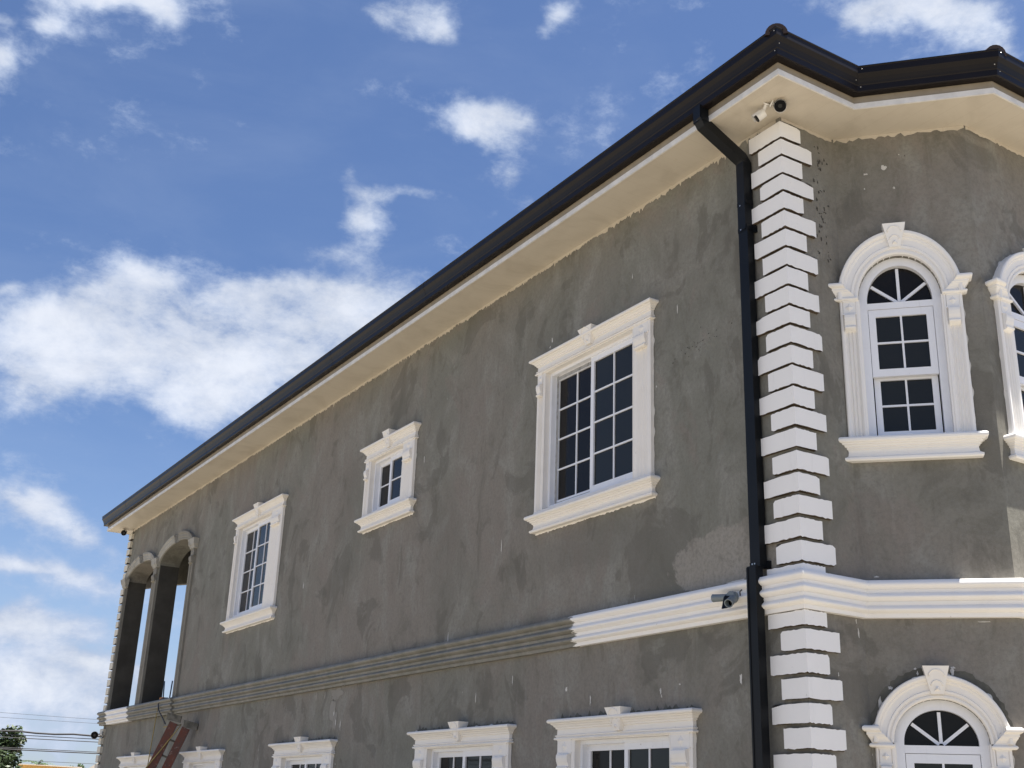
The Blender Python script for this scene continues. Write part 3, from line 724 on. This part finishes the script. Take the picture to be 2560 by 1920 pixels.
def damp_ring(F, c, zs, r0, r1, k, seed, parent):
    mb = MB(); A = []; B = []
    for i in range(90):
        q = math.pi * (.03 + .94 * i / 89); w_ = (r1 - r0) * (.75 + .5 * math.sin(q)) * (1 + .5 * noise.noise(Vector((q * 4, seed, 0))) + .25 * noise.noise(Vector((q * 17, seed, 2))))
        A.append(F(c + r0 * math.cos(q), .002, zs + r0 * k * math.sin(q))); B.append(F(c + (r0 + w_) * math.cos(q), .002, zs + (r0 * k + w_) * math.sin(q)))
    mb.rows([A, B], caps=False); mb.build('damp_cement', 'damp', parent)
damp_ring(FB, LB['c'], LB['zs'], .52, .585, 1.02, 3, house); damp_ring(FC, LC['c'], LC['zs'], .52, .585, 1.02, 4, house)
for i, d in enumerate(WIN_LO[:3]):
    ragged(FL, d['cr'][0] + .05, d['cr'][1] - .05, d['ct'] - .01, .03, .10, .002, 'damp_cement', 'damp', house, 90 + i, .03, False)

# ------------------------------------------------------------------ loggia arches: roughly washed casings without their keystones
def loggia(d, parts, seed):
    c, hw, zs, rise = d['c'], d['hw'], d['zs'], d['rise']
    for (qa, qb, m) in parts:
        mb = MB(); N = 14; rows = []
        for i in range(N + 1):
            q = R(qa + (qb - qa) * i / N)
            rows.append([FL(c + (hw + a) * math.cos(q), t, zs + (rise + a * 1.15) * math.sin(q)) for a, t in ((0, 0), (0, .035), (.02, .045), (.04, .04), (.06, .052), (.11, .056), (.13, .075), (.165, .07), (.165, 0))])
        mb.rows(rows, caps=True); mb.build('arch_moulding', m, house)
loggia(A2, ((4, 84, 'wash'), (97, 176, 'greyplaster')), 1)
loggia(A1, ((4, 82, 'wash'), (97, 172, 'wash')), 2)
for s0, s1 in ((17.12, 17.34), (19.76, 20.08), (22.41, 22.47)):
    mb = MB(); jamb(mb, FL, s0, s1, 2.0, 4.75 if s0 < 22 else 4.9, .05); mb.build('jamb_moulding', 'greyplaster', house)
for s0, s1, m in ((17.10, 17.32, 'greyplaster'), (19.80, 20.05, 'greyplaster')):
    corbel(FL, s0, s1, 5.03, house, m, .33)
    mb = MB(); moulding(mb, FL, s0, s1, [(.03, 5.03), (.07, 5.05), (.075, 5.08), (.10, 5.12), (.11, 5.20), (.12, 5.24), (0, 5.25)], .03); mb.build('impost', 'wash', house)
mb = MB(); moulding(mb, FL, 22.38, 22.6, [(.03, 4.92), (.07, 4.95), (.075, 4.99), (.10, 5.05), (.11, 5.10), (.12, 5.14), (0, 5.15)], .03); mb.build('impost', 'wash', house)

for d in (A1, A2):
    mb = MB(); mb.box(FL, d['c'] + d['hw'] - .004, d['c'] + d['hw'] + .01, -.438, -.012, 2.003, SPR); mb.build('dark_jamb_sheet', 'inner', house)  # thin sheet over the far jamb of each arch, darker than the wall
# ------------------------------------------------------------------ downpipe
def pipebox(mb, pts, wy, wx):
    """rectangular pipe: each point (x, y, z); section wy along the wall, wx out of the wall"""
    rows = []
    for (x, y, z, dz) in pts:
        rows.append([Vector((x + a, y + b, z + dz * (b / wy * 1.0))) for a, b in ((-wx / 2, -wy / 2), (-wx / 2, -wy / 2 + .0), (-wx / 2, wy / 2), (wx / 2, wy / 2), (wx / 2, -wy / 2))])
    mb.rows(rows, closed=True, caps=True)
mb = MB(); PY = .45; PW = .115; PX = .075
# outlet at the gutter, then an angled length back to the wall, then the long drop
top = (-.560, .495)
path = [Vector(p) for p in ((top[0], top[1], 6.56), (top[0], top[1], 6.43), (-.535, .493, 6.385), (-.095, .455, 6.135), (-.062, PY, 6.085), (-.062, PY, 5.35))]
hd = Vector((top[0] + .062, top[1] - PY, 0)).normalized(); side = Vector((-hd.y, hd.x, 0)); rows = []
for i, p in enumerate(path):
    a_ = path[max(0, i - 1)]; b_ = path[min(len(path) - 1, i + 1)]; d_ = (b_ - a_).normalized(); e2 = side.cross(d_).normalized()
    # section turns from lying along the wall to square with the sloping run
    k_ = 1.0
    rows.append([p + side * (a * .056) + e2 * (b * .050) for a, b in ((-1, -1), (1, -1), (1, 1), (-1, 1))])
mb.rows(rows, closed=True, caps=True)
dp = mb.build('downpipe', 'pipe', house)
mb = MB(); mb.box(FL, PY - PW / 2 - .003, PY + PW / 2 + .003, .022, .103, 2.085, 5.40); mb.build('pipe_length', 'pipe', dp)
mb = MB(); mb.box(FL, PY - PW / 2, PY + PW / 2, .07, .150, GZ + .1, 2.10)
mb.box(FL, PY - PW / 2 + .0, PY - PW / 2 + .018, .1502, .156, GZ + .1, 2.09); mb.box(FL, PY + PW / 2 - .018, PY + PW / 2, .1502, .156, GZ + .1, 2.09)
mb.build('pipe_length', 'pipe', dp)
for z in (6.42, 5.64, 5.36, 2.12):
    mb = MB(); x = .555 if z > 6.3 else .062; y = .495 if z > 6.3 else PY
    mb.box(FL, y - PW / 2 - .006, y + PW / 2 + .006, x - .044, x + .046, z - .022, z + .022); st = mb.build('pipe_strap', 'pipe', dp)
    if z in (5.36, 2.12):
        mb = MB(); mb.box(FL, PY - PW / 2 - .035, PY - PW / 2 - .006, .002, .03, z - .04, z + .03); mb.build('pipe_bracket', 'pipe', dp)
for y, z, t in ((PY + .028, 2.125, .1092), (PY - .002, 2.125, .1092), (PY + .02, 5.36, .1092), (PY - .01, 5.36, .1092), (PY + .02, 5.62, .1092), (.50, 6.42, .6022)):
    mb = MB(); mb.box(FL, y - .006, y + .006, t, t + .003, z - .006, z + .006); mb.build('pipe_screw', 'screw', dp)
# black weathered back-plate beside the lower pipe
# ------------------------------------------------------------------ paint drips, dried patches on the long wall
def blotch(F, s, z, rs, rz, m, seed, t=.004, n=40, name='paint_splash'):
    mb = MB(); pts = []
    for i in range(n):
        q = 2 * math.pi * i / n; k = 1 + .7 * noise.noise(Vector((math.cos(q) * 1.5 + seed, math.sin(q) * 1.5, seed * .37))) + .35 * noise.noise(Vector((math.cos(q) * 5, math.sin(q) * 5 + seed, 1)))
        k = max(.35, k); pts.append(F(s + rs * k * math.cos(q), t, z + rz * k * math.sin(q)))
    cpt = F(s, t, z); mb.add([cpt] + pts, [(0, i + 1, (i + 1) % n + 1) for i in range(n)])
    return mb
def drips(F, items, m, name, seed=0, t=.004):
    mb = MB()
    for i, (s, z, rs, rz) in enumerate(items):
        b = blotch(F, s, z, rs, rz, m, seed + i * 3.3, t, 22); mb.add(b.v, b.f)
    return mb.build(name, m, house, weld=False)
drips(FL, [(9.33, 1.60, .20, .09), (9.42, 1.38, .10, .16), (9.30, 1.22, .05, .12), (9.16, 1.12, .012, .07), (9.08, 1.10, .012, .06), (10.06, 1.60, .045, .06), (9.74, 1.61, .022, .05)], 'lightcement', 'dried_cement_run', 5)
drips(FL, [(9.26, 1.20, .012, .05), (9.10, 1.16, .009, .06), (9.23, .84, .012, .045), (9.23, .70, .014, .012), (9.35, 1.32, .012, .03), (9.16, .62, .01, .01)], 'splash', 'paint_splash', 9, .006)
drips(FL, [(3.0, 1.135, .014, .045), (3.43, 1.276, .02, .018), (1.875, 1.16, .010, .03), (1.863, 1.112, .010, .016), (1.60, 1.20, .012, .008), (3.86, 5.36, .012, .03), (3.9, 5.28, .012, .014), (.78, 1.19, .014, .04),
           (4.85, 3.02, .008, .09), (6.05, 2.05, .008, .10), (11.0, 3.4, .012, .05), (2.3, 5.6, .006, .03), (1.55, 4.95, .006, .04), (5.3, 1.30, .007, .07), (4.5, 1.45, .006, .05), (1.9, 4.2, .01, .01), (7.0, 4.6, .008, .05)], 'splash', 'paint_splash', 21)
drips(FL, [(.80, 2.035, .16, .012), (1.0, 2.02, .05, .008)], 'splash', 'paint_splash', 31)
drips(FB, [(.47, 6.03, .022, .028), (.30, 5.98, .02, .008), (.28, 5.82, .006, .009), (.62, 6.16, .005, .006), (.55, 5.80, .01, .012), (.13, 2.05, .02, .006), (.95, 1.66, .05, .004), (.18, 1.12, .018, .016)], 'splash', 'paint_splash', 41)
drips(FF, [(.62, 1.56, .010, .03), (.60, 1.66, .006, .02), (.35, 1.2, .006, .02)], 'splash', 'paint_splash', 43)
drips(FB, [(.385, 1.275, .010, .008), (.40, 1.24, .006, .02), (.675, 1.25, .013, .035), (.68, 1.285, .016, .008), (.085, .98, .012, .06), (.07, .90, .012, .05)], 'splash', 'paint_splash', 47)
drips(FB, [(-.085 + .03, .70, .03, .10), (-.07 + .03, .55, .035, .10), (-.06 + .03, .40, .03, .12)], 'splash', 'paint_splash', 48)
# rubble of pits beside the quoins on the short wall
random.seed(3)
drips(FF, [(random.gauss(.50, .045), random.uniform(5.0, 6.25), random.uniform(.004, .013), random.uniform(.004, .022)) for _ in range(48)], 'inner', 'plaster_pit', 71, .003)
random.seed(4)
drips(FL, [(random.gauss(1.2, .22), random.gauss(4.45, .05), random.uniform(.004, .010), random.uniform(.003, .008)) for _ in range(30)], 'inner', 'plaster_pit', 72, .003)
tri = MB()

# ------------------------------------------------------------------ cameras and the twin lamp holder
def cyl(mb, a, b, r, n=20, r2=None): mb.tube([a, b], r, n, True, r2)
def bullet(name, label, base, aim_from, direction, r=.055, L=.16, group=None):
    """white bullet camera with a black face and a ball mount"""
    base = Vector(base); p = Vector(aim_from); d = Vector(direction).normalized()
    t = tag(empty(name, base), label, 'security camera')
    mb = MB(); cyl(mb, p, p + d * L, r * .92, 24, r); mb.build('body', 'camwhite', t, weld=False)
    mb = MB(); cyl(mb, p + d * L * .985, p + d * (L + .012), r * .93, 24); f = mb.build('lens_face', 'black', t, weld=False)
    mb = MB(); cyl(mb, p + d * (L + .012), p + d * (L + .016), r * .33, 16); mb.build('lens', 'glass', f, weld=False)
    # sun hood
    x = d.cross(Vector((0, 0, 1))).normalized(); y = x.cross(d); mb = MB()
    mb.rows([[p + d * q + (x * math.cos(k) + y * math.sin(k)) * (r * 1.06) for k in [math.pi * j / 12 for j in range(13)]] for q in (L * .3, L + .03)], caps=False, smooth=True); mb.build('hood', 'camwhite', t)
    mb = MB(); q = p + d * L * .25; cyl(mb, base, base + (q - base).normalized() * .012, r * .7); mb.tube([base, base.lerp(q, .5) + Vector((0, 0, .005)), q], .016, 10); mb.build('mount', 'camwhite', t, weld=False)
    return t
bullet('security_camera', 'white bullet camera under the corner soffit, pointing left along the long wall', (-.265, -.105, HS), (-.243, -.045, HS - .062), (-.50, .62, -.52), .046, .085)
bullet('security_camera', 'black-faced round camera under the corner soffit, facing straight out above the quoins', (-.235, -.135, HS), (-.150, -.165, HS - .035), (-.66, -.62, -.42), .060, .075)
bullet('security_camera', 'small black-faced camera under the far left end of the eave', (-.18, 22.75, HS), (-.20, 22.72, HS - .07), (-.25, -.9, -.3), .07, .14)
bullet('security_camera', 'small camera with dark dome jutting from the far left corner below the string course', (-.05, 22.45, 1.50), (-.20, 22.62, 1.47), (-.23, -.95, -.05), .085, .10)
t = tag(empty('lamp_holder', (-.13, .70, 1.86)), 'grey twin-barrel lamp holder without bulbs on the white string course beside the black pipe', 'light fitting')
mb = MB()
def barrel(mb, a, d, L, r):
    a = Vector(a); d = Vector(d).normalized(); x = d.cross(Vector((0, 0, 1))).normalized(); y = x.cross(d); rows = []
    for q, rr in ((0, r * .45), (.02, r * .9), (L * .9, r), (L, r * 1.04), (L, r * .84), (L * .35, r * .78), (L * .35, .002)):
        rows.append([a + d * q + (x * math.cos(k) + y * math.sin(k)) * rr for k in [2 * math.pi * j / 24 for j in range(24)]])
    mb.rows(rows, closed=True, caps=False, smooth=False)
barrel(mb, (-.16, .735, 1.865), (-.25, .95, .05), .16, .034); mb.build('barrel', 'greypl', t)
mb = MB(); barrel(mb, (-.16, .66, 1.855), (-.55, -.22, -.35), .14, .038); mb.build('barrel', 'greypl', t)
mb = MB(); cyl(mb, (-.12, .70, 1.865), (-.175, .70, 1.865), .05, 20); mb.build('body', 'greypl', t, weld=False)
mb = MB(); mb.add([Vector(v) for v in ((-.19, .76, 1.885), (-.19, .645, 1.855), (-.245, .625, 1.755), (-.245, .735, 1.755), (-.182, .76, 1.885), (-.182, .645, 1.855), (-.237, .625, 1.755), (-.237, .735, 1.755))],
       [(0, 1, 2, 3), (7, 6, 5, 4), (0, 4, 5, 1), (1, 5, 6, 2), (2, 6, 7, 3), (3, 7, 4, 0)]); mb.build('sensor_plate', 'black', t)
mb = MB(); mb.tube([(-.13, .62, 1.87), (-.15, .60, 1.90), (-.14, .585, 1.915)], .006, 6); mb.build('wire_end', 'cable', t)

# ------------------------------------------------------------------ ladder, rope, cable, bars on the loggia sill
lad = tag(empty('ladder', (-.9, 17.2, GZ)), 'rusty red ladder with grey head bracket leaning at the far end of the long wall', 'ladder')
topc = Vector((-.30, 15.72, 1.40)); v = Vector((-.30, .18, -.93)).normalized(); u = Vector((.80, -.30, -.32)); u = (u - v * u.dot(v)).normalized(); nrm = u.cross(v)
LL = 3.25
for sg, wdt in ((-1, .12), (1, .12)):
    mb = MB(); c0 = topc + u * sg * .125
    rows = []
    for q in (0, LL):
        rows.append([c0 + v * q + u * a + nrm * b for a, b in ((-.075, -.05), (.075, -.05), (.075, .05), (.05, .05), (.05, -.03), (-.05, -.03), (-.05, .05), (-.075, .05))])
    mb.rows(rows, closed=True); mb.build('rail', 'rust', lad)
k = .30
while k < LL:
    mb = MB(); mb.tube([topc + v * k - u * .08, topc + v * k + u * .08], .017, 8); mb.build('rung', 'planks', lad); k += .3
for sg, a0, m in ((-1, .0, 'planks'), (1, .0, 'planks')):
    mb = MB(); c = topc + u * sg * .17 - v * .06
    mb.rows([[c + u * a + v * b + nrm * q for a, b in ((-.14, -.06), (.13, -.10), (.15, .02), (-.10, .06))] for q in (-.06, .06)], closed=True); mb.build('head_bracket', m, lad)
mb = MB(); pts = [topc + u * .02 - v * .02 + nrm * -.06] + [topc + u * (.02 - .03 * i) + v * (.12 * i) + nrm * (-.07 + .01 * math.sin(i * 2)) for i in range(1, 24)]
tag(mb.tube([(-.55, 15.9, 1.36)] + pts, .011, 6) or mb.build('rope', 'rope'), 'yellow rope looped over the head of the red ladder', 'rope')
mb = MB(); tag(mb.tube([(-.135, 17.90, 1.86 - (1.0 * i / 14)) if 0 else (-.135 - .02 * i / 14, 17.93 + .03 * i, 1.84 - 3.3 * i / 14) for i in range(15)], .009, 6) or mb.build('rope', 'rope'), 'thin yellow rope hanging down the grey wall left of the ladder', 'rope')
mb = MB()
ctrl = [(-.05, 17.62, 2.03), (-.14, 17.80, 2.01), (-.17, 17.80, 1.90), (-.18, 17.68, 1.78), (-.19, 17.42, 1.67), (-.22, 17.12, 1.57), (-.28, 16.75, 1.47)]
tag(mb.tube(ctrl, .013, 6) or mb.build('cable', 'cable'), 'black cable looping from the loggia sill down to the ladder head', 'cable')
for (p, q, lb) in (((.14, 18.58, 2.0), (.13, 18.62, 2.45), 'left blue-grey steel bar standing upright on the loggia sill'), ((.14, 18.14, 2.0), (.14, 18.08, 2.42), 'right blue-grey steel bar, slightly tilted, standing on the loggia sill')):
    mb = MB(); mb.tube([p, q], .014, 8); tag(mb.build('steel_bar', 'rebar'), lb, 'steel bar', 'steel bars on the loggia sill')
mb = MB(); 
mb.box(FL, 17.82, 18.02, .02, .10, 2.009, 2.055); tag(mb.build('clay_brick', 'brick'), 'orange brick lying on the loggia sill beside the steel bars', 'brick')

# ------------------------------------------------------------------ surroundings
mb = MB(); S = 1500; mb.add([(-S, -S, GZ), (S, -S, GZ), (S, S, GZ), (-S, S, GZ)], [(0, 1, 2, 3)]); tag(mb.build('ground', 'ground'), kind='structure')
def polar(az, el, dist):
    a, e = R(az), R(el); C0 = Vector((-7.1827, -7.0063, 0)); return C0 + Vector((math.sin(a) * dist, math.cos(a) * dist, math.tan(e) * dist))
def tree(name, label, base, H, crown_r, crown_h, nleaf, leaf, m, seed, crown_z=None, cat='tree'):
    random.seed(seed); base = Vector(base); t = tag(empty(name, base), label, cat)
    mb = MB(); tips = []
    top = base + Vector((0, 0, H * .55)); mb.tube([base, base + Vector((.08, .05, H * .3)), top], H * .035, 10, True, H * .018)
    for i in range(9):
        a = random.uniform(0, 6.28); rr = crown_r * random.uniform(.35, .8); z = H * random.uniform(.6, .95); s = base + Vector((0, 0, H * random.uniform(.3, .55)))
        e = base + Vector((math.cos(a) * rr, math.sin(a) * rr, z)); mb.tube([s, s.lerp(e, .5) + Vector((0, 0, .1)), e], H * .014, 6, True, H * .004); tips.append(e)
    mb.build('trunk', 'bark', t, weld=False)
    mb = MB(); cl = []
    for i in range(34):
        a = random.uniform(0, 6.28); q = random.uniform(0, 1) ** .5; h = random.uniform(-1, 1); k = math.sqrt(max(0, 1 - h * h * .85))
        cl.append((base + Vector((math.cos(a) * crown_r * q * k, math.sin(a) * crown_r * q * k, H - crown_h / 2 + h * crown_h / 2)), crown_r * random.uniform(.18, .36)))
    for i in range(nleaf):
        c, r_ = random.choice(cl); d = Vector((random.gauss(0, 1), random.gauss(0, 1), random.gauss(0, .8))); d.normalize(); p = c + d * r_ * random.uniform(.5, 1.08)
        u_ = Vector((random.gauss(0, 1), random.gauss(0, 1), random.gauss(0, .5))).normalized(); v_ = u_.cross(Vector((random.gauss(0, 1), random.gauss(0, 1), random.gauss(0, 1)))).normalized(); s_ = leaf * random.uniform(.6, 1.3)
        mb.add([p - u_ * s_, p + v_ * s_ * .45, p + u_ * s_, p - v_ * s_ * .45], [(0, 1, 2, 3)])
    mb.build('crown', m, t, weld=False); return t
pb = polar(8.95, 0, 46); tree('broadleaf_tree', 'dark green bushy tree at the lower left edge behind the roofs', (pb.x, pb.y, GZ), 3.62, 1.75, 3.2, 24000, .085, 'leaf', 5)
pb = polar(12.75, 0, 62); tree('round_shrub', 'small round green tree between the yellow wall and the white house', (pb.x, pb.y, GZ), 3.12, .55, 1.2, 2500, .07, 'leaf2', 6)
pb = polar(11.15, 0, 75); tr = tag(empty('palm_tree', (pb.x, pb.y, GZ)), 'small palm top showing above the yellow wall', 'palm tree')
mb = MB(); mb.tube([(pb.x, pb.y, GZ), (pb.x + .05, pb.y, 1.9)], .12, 8); mb.build('trunk', 'bark', tr)
random.seed(9); mb = MB()
for i in range(15):
    a = i * 2 * math.pi / 15 + random.uniform(-.2, .2); L = random.uniform(1.0, 1.5); upz = random.uniform(.25, .95); o = Vector((pb.x, pb.y, 1.85)); pr_ = []
    for k in range(9):
        q = k / 8; pr_.append(o + Vector((math.cos(a) * L * q, math.sin(a) * L * q, L * (upz * q - .75 * q * q))))
    for k in range(8):
        d = (pr_[k + 1] - pr_[k]); sd_ = d.cross(Vector((0, 0, 1))).normalized() * (.16 * (1 - k / 9))
        for sg in (-1, 1): mb.add([pr_[k], pr_[k] + sd_ * sg + d * .6 - Vector((0, 0, .05)), pr_[k + 1]], [(0, 1, 2)])
mb.build('fronds', 'leaf2', tr, weld=False)
# neighbour with a yellow parapet wall
def oriented(az0, az1, dist):
    a = polar(az0, 0, dist); b = polar(az1, 0, dist); t_ = (b - a).normalized(); n_ = Vector((-t_.y, t_.x, 0))
    return (lambda s, t, z: a + t_ * s + n_ * t + Vector((0, 0, z))), (b - a).length
F, L = oriented(10.4, 12.95, 55)
nb = tag(empty('yellow_house', F(0, 0, GZ)), 'low neighbouring house with sunlit yellow wall top at the lower left', 'house')
mb = MB(); mb.box(F, 0, L, 0, 6, GZ, 1.34); mb.build('wall', 'yellow', nb)
mb = MB(); mb.rows([[F(-.12, -.15, 1.34), F(-.12, 6, 1.34), F(-.12, 6, 1.37), F(-.12, -.15, 1.38)], [F(L, -.15, 1.31), F(L, 6, 1.31), F(L, 6, 1.34), F(L, -.15, 1.35)]], closed=True); mb.build('coping', 'pale', nb)
mb = MB(); mb.box(F, 1.0, 1.9, -.03, .0, .1, .95); mb.build('window', 'screen', nb)
F, L = oriented(13.0, 16.5, 50)
nb = tag(empty('gabled_house', F(0, 0, GZ)), 'white-trimmed house with a brown gable half hidden by the long wall at left', 'house')
mb = MB(); mb.box(F, .25, L, 0, 5, GZ, .95); mb.build('wall', 'pale', nb)
mb = MB(); mb.rows([[F(.35, t, 1.0), F(1.5, t, 1.85), F(2.7, t, 1.0)] for t in (-.02, 5)], closed=True); mb.build('gable', 'brown', nb)
mb = MB()
for a, b in (((.1, .98), (1.5, 2.0)), ((1.5, 2.0), (2.9, .98))):
    mb.rows([[F(a[0], t, a[1]), F(b[0], t, b[1]), F(b[0], t, b[1] + .14), F(a[0], t, a[1] + .14)] for t in (-.2, 5.2)], closed=True)
mb.build('roof', 'pale', nb)
# overhead wires; label each by height
wires = [((0, 3.62), (14.6, 3.41), 48, .006, 'faint highest wire crossing the sky at lower left', .05),
         ((0, 3.36), (14.6, 3.25), 48, .006, 'faint second wire from the top at lower left', .05),
         ((0, 2.74), (14.6, 2.73), 40, .030, 'thick twisted bundle of cable, thickest of the wires at lower left', .0),
         ((0, 2.60), (14.6, 2.60), 40, .012, 'thin wire just under the thick twisted cable', .03),
         ((0, 2.48), (14.6, 2.48), 40, .014, 'second thin wire under the thick twisted cable', .02),
         ((0, 2.06), (14.6, 2.06), 40, .012, 'upper wire of the close pair lower in the sky', .02),
         ((0, 1.98), (14.6, 2.00), 40, .018, 'lower, darker wire of the close pair lower in the sky', .02),
         ((0, 1.60), (14.6, 1.56), 52, .009, 'faint lowest wire just above the rooftops', .03)]
for (a0, e0), (a1, e1), dist, r_, lb, sag in wires:
    pts = []
    n = 60
    for i in range(n + 1):
        q = i / n; az = -16 + q * 46; el = e0 + (e1 - e0) * ((az) / 14.6)
        p = polar(az, el, dist / max(.3, math.cos(R(az - 12)))); p.z += sag * (4 * (q - .6) ** 2) * 2 + (.02 * math.sin(i * 1.9) if r_ > .025 else 0); pts.append(p)
    mb = MB(); mb.tube(pts, r_, 6); tag(mb.build('overhead_wire', 'cable'), lb, 'wire', 'overhead wires')
